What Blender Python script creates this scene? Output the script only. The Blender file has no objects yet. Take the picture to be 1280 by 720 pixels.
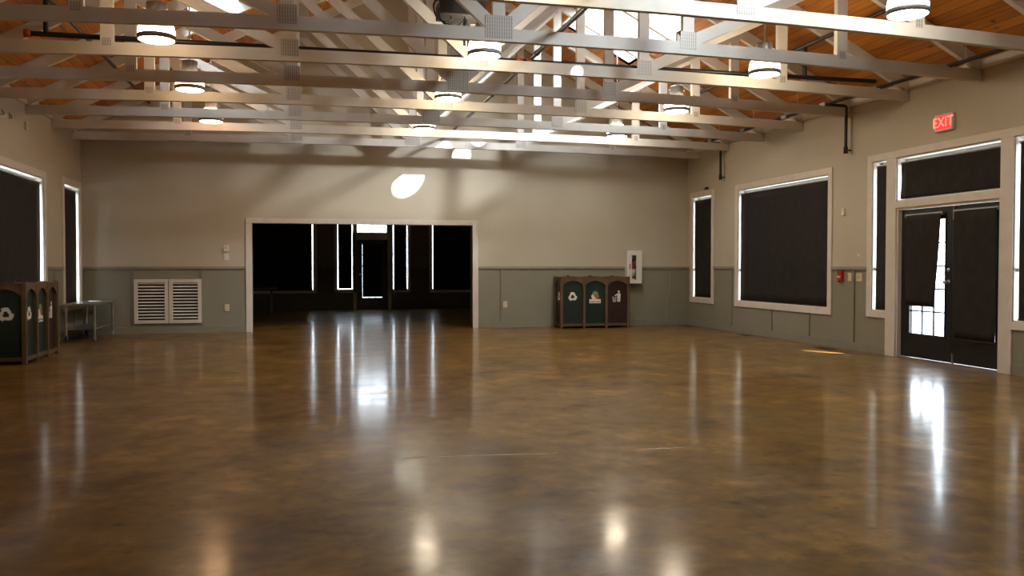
import bpy, bmesh, math, random
from mathutils import Vector, Matrix
from math import sin, cos, pi, radians

random.seed(7)
scene = bpy.context.scene
C = scene.collection

# ------------------------------------------------------------------ dimensions
XL, XR = -4.15, 8.189            # side walls (inner faces)
XC = (XL + XR) / 2               # ridge line
YB, YN = 17.637, -3.0            # back wall, wall behind the camera
WT = 0.20                        # wall thickness
YF = 25.8                        # far wall of the room beyond
ZC, CH = 3.602, 0.14             # underside and depth of the truss chords
SL = 0.52                        # roof slope
TRUSS_Y = [17.057 - 1.3207 * i for i in range(9)]


def zdeck(x):
    return 3.88 + SL * ((XR - x) if x > XC else (x - XL))


# ------------------------------------------------------------------ helpers
class MB:
    """collects simple solids, builds one mesh object"""
    def __init__(self):
        self.v, self.f, self.sm = [], [], []

    def add(self, vs, fs, smooth=False):
        n = len(self.v)
        self.v += [tuple(p) for p in vs]
        self.f += [tuple(i + n for i in f) for f in fs]
        self.sm += [smooth] * len(fs)
        return self

    def box(self, x0, x1, y0, y1, z0, z1):
        x0, x1 = min(x0, x1), max(x0, x1)
        y0, y1 = min(y0, y1), max(y0, y1)
        z0, z1 = min(z0, z1), max(z0, z1)
        vs = [(x0, y0, z0), (x1, y0, z0), (x1, y1, z0), (x0, y1, z0),
              (x0, y0, z1), (x1, y0, z1), (x1, y1, z1), (x0, y1, z1)]
        fs = [(3, 2, 1, 0), (4, 5, 6, 7), (0, 1, 5, 4), (1, 2, 6, 5), (2, 3, 7, 6), (3, 0, 4, 7)]
        return self.add(vs, fs)

    def prism_y(self, poly, y0, y1):
        """polygon of (x, z), counter-clockwise seen from -Y"""
        n = len(poly)
        vs = [(x, y0, z) for x, z in poly] + [(x, y1, z) for x, z in poly]
        fs = [tuple(range(n)), tuple(range(2 * n - 1, n - 1, -1))]
        fs += [(i, i + n, (i + 1) % n + n, (i + 1) % n) for i in range(n)]
        return self.add(vs, fs)

    def prism_x(self, poly, x0, x1):
        """polygon of (y, z)"""
        n = len(poly)
        vs = [(x0, y, z) for y, z in poly] + [(x1, y, z) for y, z in poly]
        fs = [tuple(range(n - 1, -1, -1)), tuple(range(n, 2 * n))]
        fs += [(i, (i + 1) % n, (i + 1) % n + n, i + n) for i in range(n)]
        return self.add(vs, fs)

    def prism_z(self, poly, z0, z1):
        n = len(poly)
        vs = [(x, y, z0) for x, y in poly] + [(x, y, z1) for x, y in poly]
        fs = [tuple(range(n - 1, -1, -1)), tuple(range(n, 2 * n))]
        fs += [(i, (i + 1) % n, (i + 1) % n + n, i + n) for i in range(n)]
        return self.add(vs, fs)

    def bar_xz(self, p, q, w, y0, y1):
        """straight board from (x, z) p to q, width w in the xz plane"""
        a, b = Vector(p), Vector(q)
        d = (b - a).normalized() * (w / 2)
        n = Vector((-d.y, d.x))
        return self.prism_y([a - n, b - n, b + n, a + n], y0, y1)

    def tube(self, pts, r, seg=10, cap=True):
        pts = [Vector(p) for p in pts]
        rings = []
        prev = None
        for i, p in enumerate(pts):
            t = (pts[min(i + 1, len(pts) - 1)] - pts[max(i - 1, 0)]).normalized()
            if prev is None:
                a = Vector((0, 0, 1)) if abs(t.z) < .9 else Vector((1, 0, 0))
                u = t.cross(a).normalized()
            else:
                u = (prev - t * prev.dot(t)).normalized()
            prev = u
            w = t.cross(u)
            rings.append([p + (u * cos(2 * pi * k / seg) + w * sin(2 * pi * k / seg)) * r for k in range(seg)])
        vs = [v for rg in rings for v in rg]
        fs = []
        for i in range(len(pts) - 1):
            for k in range(seg):
                k2 = (k + 1) % seg
                fs.append((i * seg + k, i * seg + k2, (i + 1) * seg + k2, (i + 1) * seg + k))
        self.add(vs, fs, True)
        if cap:
            self.add(rings[0], [tuple(range(seg - 1, -1, -1))])
            self.add(rings[-1], [tuple(range(seg))])
        return self

    def lathe(self, prof, seg=32, o=(0, 0, 0), axis='z', smooth=True):
        """profile of (radius, height)"""
        vs, fs = [], []
        for r, h in prof:
            for k in range(seg):
                a = 2 * pi * k / seg
                p = (r * cos(a), r * sin(a), h)
                if axis == 'y':
                    p = (p[0], p[2], -p[1])
                elif axis == 'x':
                    p = (p[2], p[1], -p[0])
                vs.append((p[0] + o[0], p[1] + o[1], p[2] + o[2]))
        for i in range(len(prof) - 1):
            for k in range(seg):
                k2 = (k + 1) % seg
                fs.append((i * seg + k, i * seg + k2, (i + 1) * seg + k2, (i + 1) * seg + k))
        return self.add(vs, fs, smooth)

    def ngon(self, pts):
        return self.add(pts, [tuple(range(len(pts)))])

    def build(self, name, mat, parent=None, loc=None, bevel=0):
        me = bpy.data.meshes.new(name)
        me.from_pydata(self.v, [], self.f)
        me.polygons.foreach_set('use_smooth', self.sm)
        bm = bmesh.new(); bm.from_mesh(me)
        bmesh.ops.recalc_face_normals(bm, faces=bm.faces)
        bm.to_mesh(me); bm.free()
        me.materials.append(mat)
        o = bpy.data.objects.new(name, me)
        C.objects.link(o)
        if parent is not None:
            o.parent = parent
        if loc is not None:
            o.location = loc
        if bevel:
            m = o.modifiers.new('edge', 'BEVEL'); m.width = bevel; m.segments = 2; m.limit_method = 'ANGLE'
        return o


def tag(o, label, cat, group=None):
    o['label'] = label; o['category'] = cat
    if group:
        o['group'] = group
    return o


def thing(name, label, cat, loc=(0, 0, 0), rz=0, group=None):
    o = bpy.data.objects.new(name, None)
    C.objects.link(o)
    o.location = loc; o.rotation_euler = (0, 0, rz); o.empty_display_size = .1
    return tag(o, label, cat, group)


def struct(o):
    o['kind'] = 'structure'
    return o


def struct_empty(name, loc=(0, 0, 0)):
    o = bpy.data.objects.new(name, None); C.objects.link(o); o.location = loc
    return struct(o)


def copy_tree(o, parent=None):
    c = o.copy(); C.objects.link(c)
    c.parent = parent
    for ch in list(o.children):
        copy_tree(ch, c)
    return c


def text_mesh(body, size, name, mat, matrix, parent, depth=.002):
    cu = bpy.data.curves.new(name, 'FONT')
    cu.body = body; cu.size = size; cu.align_x = 'CENTER'; cu.align_y = 'CENTER'; cu.extrude = depth
    t = bpy.data.objects.new(name + '_curve', cu); C.objects.link(t)
    me = bpy.data.meshes.new_from_object(t.evaluated_get(bpy.context.evaluated_depsgraph_get()))
    bpy.data.objects.remove(t)
    me.materials.clear(); me.materials.append(mat)
    o = bpy.data.objects.new(name, me); C.objects.link(o)
    o.parent = parent; o.matrix_local = matrix
    return o


# ------------------------------------------------------------------ materials
def new_mat(name):
    m = bpy.data.materials.new(name); m.use_nodes = True
    nt = m.node_tree
    return m, nt, nt.nodes['Principled BSDF']


def plain(name, col, rough=.6, metal=0, noise=.12, scale=6, emit=None, estr=0, spec=.5):
    m, nt, b = new_mat(name)
    tc = nt.nodes.new('ShaderNodeTexCoord')
    n = nt.nodes.new('ShaderNodeTexNoise'); n.inputs['Scale'].default_value = scale; n.inputs['Detail'].default_value = 4
    r = nt.nodes.new('ShaderNodeValToRGB')
    r.color_ramp.elements[0].position = .3; r.color_ramp.elements[1].position = .7
    r.color_ramp.elements[0].color = [c * (1 - noise) for c in col] + [1]
    r.color_ramp.elements[1].color = [min(1, c * (1 + noise)) for c in col] + [1]
    nt.links.new(tc.outputs['Object'], n.inputs['Vector'])
    nt.links.new(n.outputs['Fac'], r.inputs['Fac'])
    nt.links.new(r.outputs['Color'], b.inputs['Base Color'])
    b.inputs['Roughness'].default_value = rough
    b.inputs['Metallic'].default_value = metal
    b.inputs['Specular IOR Level'].default_value = spec
    if emit:
        b.inputs['Emission Color'].default_value = (*emit, 1)
        b.inputs['Emission Strength'].default_value = estr
    return m


def wall_mat(name, upper, lower, split):
    m, nt, b = new_mat(name)
    g = nt.nodes.new('ShaderNodeNewGeometry')
    s = nt.nodes.new('ShaderNodeSeparateXYZ'); nt.links.new(g.outputs['Position'], s.inputs[0])
    gt = nt.nodes.new('ShaderNodeMath'); gt.operation = 'GREATER_THAN'; gt.inputs[1].default_value = split
    nt.links.new(s.outputs['Z'], gt.inputs[0])
    mx = nt.nodes.new('ShaderNodeMix'); mx.data_type = 'RGBA'
    mx.inputs['A'].default_value = (*lower, 1); mx.inputs['B'].default_value = (*upper, 1)
    nt.links.new(gt.outputs[0], mx.inputs['Factor'])
    n = nt.nodes.new('ShaderNodeTexNoise'); n.inputs['Scale'].default_value = 1.3; n.inputs['Detail'].default_value = 5
    nt.links.new(g.outputs['Position'], n.inputs['Vector'])
    hs = nt.nodes.new('ShaderNodeMapRange'); hs.inputs['To Min'].default_value = .9; hs.inputs['To Max'].default_value = 1.08
    nt.links.new(n.outputs['Fac'], hs.inputs['Value'])
    mu = nt.nodes.new('ShaderNodeMix'); mu.data_type = 'RGBA'; mu.blend_type = 'MULTIPLY'; mu.inputs['Factor'].default_value = 1
    nt.links.new(mx.outputs['Result'], mu.inputs['A']); nt.links.new(hs.outputs['Result'], mu.inputs['B'])
    nt.links.new(mu.outputs['Result'], b.inputs['Base Color'])
    n2 = nt.nodes.new('ShaderNodeTexNoise'); n2.inputs['Scale'].default_value = 90
    nt.links.new(g.outputs['Position'], n2.inputs['Vector'])
    bp = nt.nodes.new('ShaderNodeBump'); bp.inputs['Strength'].default_value = .08; bp.inputs['Distance'].default_value = .004
    nt.links.new(n2.outputs['Fac'], bp.inputs['Height']); nt.links.new(bp.outputs['Normal'], b.inputs['Normal'])
    b.inputs['Roughness'].default_value = .55
    b.inputs['Specular IOR Level'].default_value = .35
    return m


def floor_mat():
    m, nt, b = new_mat('stained_concrete')
    L = nt.links
    g = nt.nodes.new('ShaderNodeNewGeometry')
    def noise(sc, det, rough=.6, dist=0):
        n = nt.nodes.new('ShaderNodeTexNoise')
        n.inputs['Scale'].default_value = sc; n.inputs['Detail'].default_value = det
        n.inputs['Roughness'].default_value = rough; n.inputs['Distortion'].default_value = dist
        L.new(g.outputs['Position'], n.inputs['Vector'])
        return n
    n1 = noise(1.3, 6, .65, .3)
    r1 = nt.nodes.new('ShaderNodeValToRGB'); r1.color_ramp.interpolation = 'EASE'
    e = r1.color_ramp.elements
    e[0].position = .28; e[0].color = (.075, .036, .008, 1)
    e[1].position = .74; e[1].color = (.330, .180, .040, 1)
    k = r1.color_ramp.elements.new(.5); k.color = (.180, .094, .019, 1)
    L.new(n1.outputs['Fac'], r1.inputs['Fac'])
    n2 = noise(5.5, 4, .65, .3)
    r2 = nt.nodes.new('ShaderNodeMapRange'); r2.inputs['From Min'].default_value = .3; r2.inputs['From Max'].default_value = .7
    r2.inputs['To Min'].default_value = .62; r2.inputs['To Max'].default_value = 1.3
    L.new(n2.outputs['Fac'], r2.inputs['Value'])
    mu = nt.nodes.new('ShaderNodeMix'); mu.data_type = 'RGBA'; mu.blend_type = 'MULTIPLY'; mu.inputs['Factor'].default_value = 1
    L.new(r1.outputs['Color'], mu.inputs['A']); L.new(r2.outputs['Result'], mu.inputs['B'])
    # greyish worn patches
    n3 = noise(.45, 5, .6, .8)
    r3 = nt.nodes.new('ShaderNodeMapRange'); r3.inputs['From Min'].default_value = .5; r3.inputs['From Max'].default_value = .75
    r3.inputs['To Min'].default_value = 0; r3.inputs['To Max'].default_value = .45
    L.new(n3.outputs['Fac'], r3.inputs['Value'])
    mx = nt.nodes.new('ShaderNodeMix'); mx.data_type = 'RGBA'
    L.new(r3.outputs['Result'], mx.inputs['Factor']); L.new(mu.outputs['Result'], mx.inputs['A'])
    mx.inputs['B'].default_value = (.100, .072, .036, 1)
    # small dark flecks
    n5 = noise(9, 1, .5)
    r5 = nt.nodes.new('ShaderNodeMapRange'); r5.inputs['From Min'].default_value = .66; r5.inputs['From Max'].default_value = .80
    r5.inputs['To Min'].default_value = 1; r5.inputs['To Max'].default_value = .55
    L.new(n5.outputs['Fac'], r5.inputs['Value'])
    mu2 = nt.nodes.new('ShaderNodeMix'); mu2.data_type = 'RGBA'; mu2.blend_type = 'MULTIPLY'; mu2.inputs['Factor'].default_value = 1
    L.new(mx.outputs['Result'], mu2.inputs['A']); L.new(r5.outputs['Result'], mu2.inputs['B'])
    L.new(mu2.outputs['Result'], b.inputs['Base Color'])
    n4 = noise(3, 2, .6)
    r4 = nt.nodes.new('ShaderNodeMapRange'); r4.inputs['From Min'].default_value = .3; r4.inputs['From Max'].default_value = .7
    r4.inputs['To Min'].default_value = .10; r4.inputs['To Max'].default_value = .17
    L.new(n4.outputs['Fac'], r4.inputs['Value']); L.new(r4.outputs['Result'], b.inputs['Roughness'])
    n6 = noise(2.6, 2, .6, .3)
    r6 = nt.nodes.new('ShaderNodeMapRange'); r6.inputs['From Min'].default_value = .3; r6.inputs['From Max'].default_value = .7
    r6.inputs['To Min'].default_value = .16; r6.inputs['To Max'].default_value = .38
    L.new(n6.outputs['Fac'], r6.inputs['Value']); L.new(r6.outputs['Result'], b.inputs['Specular IOR Level'])
    # worn sealer: part of the sheen is broad
    b2 = nt.nodes.new('ShaderNodeBsdfPrincipled')
    L.new(mu2.outputs['Result'], b2.inputs['Base Color']); L.new(r6.outputs['Result'], b2.inputs['Specular IOR Level'])
    b2.inputs['Roughness'].default_value = .32
    ms = nt.nodes.new('ShaderNodeMixShader'); ms.inputs[0].default_value = .38
    L.new(b.outputs[0], ms.inputs[1]); L.new(b2.outputs[0], ms.inputs[2])
    L.new(ms.outputs[0], nt.nodes['Material Output'].inputs['Surface'])
    return m


def deck_mat():
    m, nt, b = new_mat('pine_plank_deck')
    L = nt.links
    g = nt.nodes.new('ShaderNodeNewGeometry')
    s = nt.nodes.new('ShaderNodeSeparateXYZ'); L.new(g.outputs['Position'], s.inputs[0])
    dv = nt.nodes.new('ShaderNodeMath'); dv.operation = 'DIVIDE'; dv.inputs[1].default_value = .125
    L.new(s.outputs['X'], dv.inputs[0])
    fl = nt.nodes.new('ShaderNodeMath'); fl.operation = 'FLOOR'; L.new(dv.outputs[0], fl.inputs[0])
    fr = nt.nodes.new('ShaderNodeMath'); fr.operation = 'FRACT'; L.new(dv.outputs[0], fr.inputs[0])
    wn = nt.nodes.new('ShaderNodeTexWhiteNoise'); wn.noise_dimensions = '1D'; L.new(fl.outputs[0], wn.inputs['W'])
    cb = nt.nodes.new('ShaderNodeCombineXYZ')
    mx_ = nt.nodes.new('ShaderNodeMath'); mx_.operation = 'MULTIPLY'; mx_.inputs[1].default_value = 18; L.new(s.outputs['X'], mx_.inputs[0])
    my = nt.nodes.new('ShaderNodeMath'); my.operation = 'MULTIPLY_ADD'; my.inputs[1].default_value = 1.1; L.new(s.outputs['Y'], my.inputs[0])
    sc = nt.nodes.new('ShaderNodeMath'); sc.operation = 'MULTIPLY'; sc.inputs[1].default_value = 37; L.new(wn.outputs['Value'], sc.inputs[0])
    L.new(sc.outputs[0], my.inputs[2])
    L.new(mx_.outputs[0], cb.inputs['X']); L.new(my.outputs[0], cb.inputs['Y'])
    n = nt.nodes.new('ShaderNodeTexNoise'); n.inputs['Scale'].default_value = 1; n.inputs['Detail'].default_value = 5
    L.new(cb.outputs[0], n.inputs['Vector'])
    ad = nt.nodes.new('ShaderNodeMath'); ad.operation = 'MULTIPLY_ADD'; ad.inputs[1].default_value = .35
    L.new(wn.outputs['Value'], ad.inputs[0]); L.new(n.outputs['Fac'], ad.inputs[2])
    r = nt.nodes.new('ShaderNodeValToRGB')
    e = r.color_ramp.elements
    e[0].position = .35; e[0].color = (.27, .085, .010, 1)
    e[1].position = .95; e[1].color = (.60, .225, .028, 1)
    L.new(ad.outputs[0], r.inputs['Fac'])
    # knots
    cb2 = nt.nodes.new('ShaderNodeCombineXYZ')
    a1 = nt.nodes.new('ShaderNodeMath'); a1.operation = 'MULTIPLY'; a1.inputs[1].default_value = 5.5; L.new(s.outputs['X'], a1.inputs[0])
    a2 = nt.nodes.new('ShaderNodeMath'); a2.operation = 'MULTIPLY'; a2.inputs[1].default_value = 2.6; L.new(s.outputs['Y'], a2.inputs[0])
    L.new(a1.outputs[0], cb2.inputs['X']); L.new(a2.outputs[0], cb2.inputs['Y'])
    v = nt.nodes.new('ShaderNodeTexVoronoi'); v.inputs['Scale'].default_value = 1; L.new(cb2.outputs[0], v.inputs['Vector'])
    k = nt.nodes.new('ShaderNodeMapRange'); k.inputs['From Min'].default_value = .06; k.inputs['From Max'].default_value = .15
    k.inputs['To Min'].default_value = .18; k.inputs['To Max'].default_value = 1
    L.new(v.outputs['Distance'], k.inputs['Value'])
    # seams
    c1 = nt.nodes.new('ShaderNodeMath'); c1.operation = 'GREATER_THAN'; c1.inputs[1].default_value = .07; L.new(fr.outputs[0], c1.inputs[0])
    c2 = nt.nodes.new('ShaderNodeMapRange'); c2.inputs['To Min'].default_value = .35; c2.inputs['To Max'].default_value = 1; L.new(c1.outputs[0], c2.inputs['Value'])
    p = nt.nodes.new('ShaderNodeMath'); p.operation = 'MULTIPLY'; L.new(k.outputs['Result'], p.inputs[0]); L.new(c2.outputs['Result'], p.inputs[1])
    mu = nt.nodes.new('ShaderNodeMix'); mu.data_type = 'RGBA'; mu.blend_type = 'MULTIPLY'; mu.inputs['Factor'].default_value = 1
    L.new(r.outputs['Color'], mu.inputs['A']); L.new(p.outputs[0], mu.inputs['B'])
    L.new(mu.outputs['Result'], b.inputs['Base Color'])
    b.inputs['Roughness'].default_value = .45
    return m


def plate_mat():
    """galvanised nail plate with rows of punched slots"""
    m, nt, b = new_mat('punched_nail_plate')
    L = nt.links
    tc = nt.nodes.new('ShaderNodeTexCoord')
    s = nt.nodes.new('ShaderNodeSeparateXYZ'); L.new(tc.outputs['Object'], s.inputs[0])
    def frac(out, k):
        a = nt.nodes.new('ShaderNodeMath'); a.operation = 'MULTIPLY'; a.inputs[1].default_value = k; L.new(out, a.inputs[0])
        f = nt.nodes.new('ShaderNodeMath'); f.operation = 'FRACT'; L.new(a.outputs[0], f.inputs[0])
        return f
    fx, fz = frac(s.outputs['X'], 38), frac(s.outputs['Z'], 26)
    g1 = nt.nodes.new('ShaderNodeMath'); g1.operation = 'LESS_THAN'; g1.inputs[1].default_value = .42; L.new(fx.outputs[0], g1.inputs[0])
    g2 = nt.nodes.new('ShaderNodeMath'); g2.operation = 'LESS_THAN'; g2.inputs[1].default_value = .86; L.new(fz.outputs[0], g2.inputs[0])
    p = nt.nodes.new('ShaderNodeMath'); p.operation = 'MULTIPLY'; L.new(g1.outputs[0], p.inputs[0]); L.new(g2.outputs[0], p.inputs[1])
    mx = nt.nodes.new('ShaderNodeMix'); mx.data_type = 'RGBA'
    mx.inputs['A'].default_value = (.52, .49, .43, 1); mx.inputs['B'].default_value = (.25, .235, .21, 1)
    L.new(p.outputs[0], mx.inputs['Factor']); L.new(mx.outputs['Result'], b.inputs['Base Color'])
    b.inputs['Roughness'].default_value = .5; b.inputs['Metallic'].default_value = .15
    return m


def glass_mat():
    m, nt, b = new_mat('clear_window_glass')
    nt.nodes.remove(b)
    out = nt.nodes['Material Output']
    t = nt.nodes.new('ShaderNodeBsdfTransparent'); t.inputs['Color'].default_value = (.93, .96, .97, 1)
    gl = nt.nodes.new('ShaderNodeBsdfGlossy'); gl.inputs['Roughness'].default_value = .03
    fc_ = nt.nodes.new('ShaderNodeLayerWeight'); fc_.inputs['Blend'].default_value = .5
    pw_ = nt.nodes.new('ShaderNodeMath'); pw_.operation = 'POWER'; pw_.inputs[1].default_value = 5
    nt.links.new(fc_.outputs['Facing'], pw_.inputs[0])
    lw = nt.nodes.new('ShaderNodeMath'); lw.operation = 'MULTIPLY_ADD'; lw.inputs[1].default_value = .8; lw.inputs[2].default_value = .03
    nt.links.new(pw_.outputs[0], lw.inputs[0])
    mx = nt.nodes.new('ShaderNodeMixShader')
    nt.links.new(lw.outputs[0], mx.inputs[0]); nt.links.new(t.outputs[0], mx.inputs[1]); nt.links.new(gl.outputs[0], mx.inputs[2])
    nt.links.new(mx.outputs[0], out.inputs['Surface'])
    return m


def emit_mat(name, col, strength):
    m, nt, b = new_mat(name)
    b.inputs['Base Color'].default_value = (.8, .8, .8, 1)
    n = nt.nodes.new('ShaderNodeTexNoise'); n.inputs['Scale'].default_value = 3
    mr = nt.nodes.new('ShaderNodeMapRange'); mr.inputs['To Min'].default_value = strength * .9; mr.inputs['To Max'].default_value = strength * 1.1
    nt.links.new(n.outputs['Fac'], mr.inputs['Value']); nt.links.new(mr.outputs['Result'], b.inputs['Emission Strength'])
    b.inputs['Emission Color'].default_value = (*col, 1)
    return m


M_WALL = wall_mat('wall_paint', (.50, .445, .338), (.250, .236, .175), 1.255)
M_WALL_SHADED = wall_mat('wall_paint_shaded', (.20, .18, .145), (.13, .125, .10), 1.255)  # same wall paint, its colour darkened to stand for the far room's gloom
M_RAIL = plain('sage_trim_paint', (.285, .272, .205), .45, noise=.06)
M_BATT = plain('sage_batten_paint', (.238, .225, .168), .5, noise=.06)
M_TRIM = plain('cream_trim_paint', (.66, .60, .52), .45, noise=.05)
M_TRUSS = plain('white_painted_timber', (.60, .565, .50), .55, noise=.07, scale=3)
M_PLATE = plate_mat()
M_FLOOR = floor_mat()
M_DECK = deck_mat()
M_GLASS = glass_mat()
M_SHADE = plain('blackout_fabric', (.022, .018, .016), .8, noise=.2, spec=.25)
M_BLACK = plain('black_paint', (.012, .012, .013), .35, noise=.15)
M_PIPE = plain('black_steel_pipe', (.018, .017, .017), .38, metal=.3)
M_WHITE = plain('white_plastic', (.72, .69, .62), .4, noise=.04)
M_IVORY = plain('ivory_plastic', (.62, .55, .36), .4, noise=.04)
M_STEEL = plain('brushed_steel', (.50, .50, .50), .3, metal=1, noise=.08)
M_BAND = plain('lamp_band_metal', (.20, .20, .20), .5, metal=.2)
M_GREY = plain('grey_metal', (.32, .32, .32), .4, metal=.6)
M_RED = plain('red_enamel', (.42, .015, .015), .35)
M_REDFIT = plain('red_pipe_fitting', (.35, .06, .03), .5)
M_BROWN = plain('brown_recycled_lumber', (.112, .064, .028), .6, noise=.2, scale=9)
M_GREEN = plain('dark_green_panel', (.006, .019, .013), .5, noise=.15)
M_MAROON = plain('dark_maroon_panel', (.022, .006, .004), .5, noise=.15)
M_DECAL = plain('white_decal', (.75, .72, .66), .5, noise=.04)
M_DGREY = plain('grey_decal', (.20, .16, .14), .5, noise=.1)
M_DGREEN = plain('green_decal', (.17, .30, .12), .5, noise=.15)
M_DRED = plain('red_decal', (.45, .10, .06), .5, noise=.15)
M_RUBBER = plain('dark_rubber', (.015, .015, .015), .7)
M_VENT = plain('dark_grille', (.02, .017, .014), .5)
M_SHAFT = plain('white_shaft_paint', (.85, .85, .85), .6, noise=.03)
M_GROUND = plain('outside_concrete', (.55, .55, .54), .8, noise=.1, scale=1)
M_CRACK = plain('filled_crack', (.36, .30, .22), .5, noise=.4, scale=20)
M_EXITRED = plain('lit_red_face', (.7, .05, .04), .5, emit=(1, .04, .035), estr=.75)
M_EXITTXT = plain('lit_red_letters', (.9, .3, .25), .5, emit=(1, .22, .17), estr=1.1)

# ------------------------------------------------------------------ shell
b = MB().box(XL - WT, XR + WT, YN - WT, YF + WT, -.12, 0)
floor = struct(b.build('floor', M_FLOOR))
# patched crack across the slab
cr = MB()
def crack(x0, x1, y0, y1, w):
    n = 14
    up, dn = [], []
    for i in range(n + 1):
        t = i / n
        x, y = x0 + (x1 - x0) * t, y0 + (y1 - y0) * t + random.uniform(-.006, .006)
        ww = w * random.uniform(.35, 1) * (.25 + .75 * sin(pi * t))
        up.append((x, y + ww, .0008)); dn.append((x, y - ww, .0008))
    for i in range(n):
        cr.ngon([dn[i], dn[i + 1], up[i + 1], up[i]])
crack(.58, 1.12, 5.79, 5.755, .010); crack(1.02, 1.68, 5.765, 5.69, .014); crack(2.28, 2.62, 5.675, 5.665, .016)
cr.build('crack', M_CRACK, floor)


def cells_x(mb, x0, x1, ya, yb, za, zb, holes):
    """wall in the YZ plane with rectangular openings (y0, y1, z0, z1)"""
    ys = sorted({ya, yb, *[h[0] for h in holes], *[h[1] for h in holes]})
    zs = sorted({za, zb, *[h[2] for h in holes], *[h[3] for h in holes]})
    for i in range(len(ys) - 1):
        for j in range(len(zs) - 1):
            cy, cz = (ys[i] + ys[i + 1]) / 2, (zs[j] + zs[j + 1]) / 2
            if not any(h[0] < cy < h[1] and h[2] < cz < h[3] for h in holes):
                mb.box(x0, x1, ys[i], ys[i + 1], zs[j], zs[j + 1])
    return mb


def cells_y(mb, y0, y1, xa, xb, za, zb, holes):
    xs = sorted({xa, xb, *[h[0] for h in holes], *[h[1] for h in holes]})
    zs = sorted({za, zb, *[h[2] for h in holes], *[h[3] for h in holes]})
    for i in range(len(xs) - 1):
        for j in range(len(zs) - 1):
            cx, cz = (xs[i] + xs[i + 1]) / 2, (zs[j] + zs[j + 1]) / 2
            if not any(h[0] < cx < h[1] and h[2] < cz < h[3] for h in holes):
                mb.box(xs[i], xs[i + 1], y0, y1, zs[j], zs[j + 1])
    return mb


# openings: right wall (y0, y1, z0, z1)
R_NARROW = (16.44, 17.35, .62, 2.79)
R_WIDE = (12.32, 15.31, .62, 2.775)
R_SIDE1 = (10.877, 11.21, .64, 2.845)
R_TRANS = (8.77, 10.67, 2.225, 2.835)
R_DOOR = (8.77, 10.67, 0, 2.125)
R_SIDE2 = (8.24, 8.575, .64, 2.845)
L_NARROW = (16.41, 17.44, .62, 2.755)
L_WIDE = (12.25, 15.23, .62, 2.715)
WALL_TOP = 3.86

wr = cells_x(MB(), XR, XR + WT, YN, YB, 0, WALL_TOP, [R_NARROW, R_WIDE, R_SIDE1, R_TRANS, R_DOOR, R_SIDE2])
wall_right = struct(wr.build('wall_right', M_WALL))
wl = cells_x(MB(), XL - WT, XL, YN, YB, 0, WALL_TOP, [L_NARROW, L_WIDE])
wall_left = struct(wl.build('wall_left', M_WALL))
OPEN = (-1.069, 3.345, 0, 2.145)
wb = cells_y(MB(), YB, YB + WT, XL - WT, XR + WT, 0, 3.80, [OPEN])
wb.prism_y([(XL - WT, 3.80), (XR + WT, 3.80), (XC, zdeck(XC) + .02)], YB, YB + WT)
wall_back = struct(wb.build('wall_back', M_WALL))
wf = MB().box(XL - WT, XR + WT, YN - WT, YN, 0, 3.8)
wf.prism_y([(XL - WT, 3.80), (XR + WT, 3.80), (XC, zdeck(XC) + .02)], YN - WT, YN)
struct(wf.build('wall_front', M_WALL))

# chair rails, battens, baseboards
def rail_y(x0, x1, parent):
    MB().box(x0, x1, YB - .028, YB, 1.243, 1.292).build('chair_rail', M_RAIL, parent)
rail_y(XL, -1.19, wall_back); rail_y(3.47, XR, wall_back)
for x in (-3.265, -2.0, 5.232, 6.538, 7.794, 3.967):
    MB().box(x - .024, x + .024, YB - .022, YB, .125, 1.243).build('batten', M_BATT, wall_back)
for i, (x0, x1) in enumerate(((XL, -1.19), (3.47, XR))):
    struct(MB().box(x0, x1, YB - .016, YB - .0005, 0.001, .125).build('baseboard_back', M_BATT))
RC = .11
segs_r = [(YN, 8.13), (11.32, 12.21), (15.42, 16.33), (17.46, YB - .03)]
for a, c in segs_r:
    MB().box(XR - .028, XR, a, c, 1.243, 1.292).build('chair_rail', M_RAIL, wall_right)
for y in (7.75, 11.636, 12.84, 14.04, 15.55):
    t = 1.243 if not (12.2 < y < 15.43) else .515
    MB().box(XR - .022, XR, y - .02, y + .02, .125, t).build('batten', M_BATT, wall_right)
for a, c in ((YN, 8.58), (10.86, YB - .02)):
    struct(MB().box(XR - .016, XR - .0005, a, c, .001, .125).build('baseboard_right', M_BATT))
for a, c in ((YN, 12.14), (15.34, 16.30), (17.55, YB - .03)):
    MB().box(XL, XL + .028, a, c, 1.243, 1.292).build('chair_rail', M_RAIL, wall_left)
for y in (12.0, 13.2, 14.4, 15.8, 17.0):
    t = 1.243 if y == 15.8 else .515
    MB().box(XL, XL + .012, y - .02, y + .02, .125, t).build('batten', M_BATT, wall_left)
struct(MB().box(XL + .0005, XL + .016, YN, YB - .02, .001, .125).build('baseboard_left', M_BATT))

# casing of the wide opening
oc = MB()
oc.box(-1.189, -1.069, YB - .02, YB + WT + .02, 0, 2.145).box(3.345, 3.465, YB - .02, YB + WT + .02, 0, 2.145)
oc.box(-1.189, 3.465, YB - .02, YB + WT + .02, 2.145, 2.25)
struct(oc.build('trim_1', M_TRIM, bevel=.004))

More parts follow.
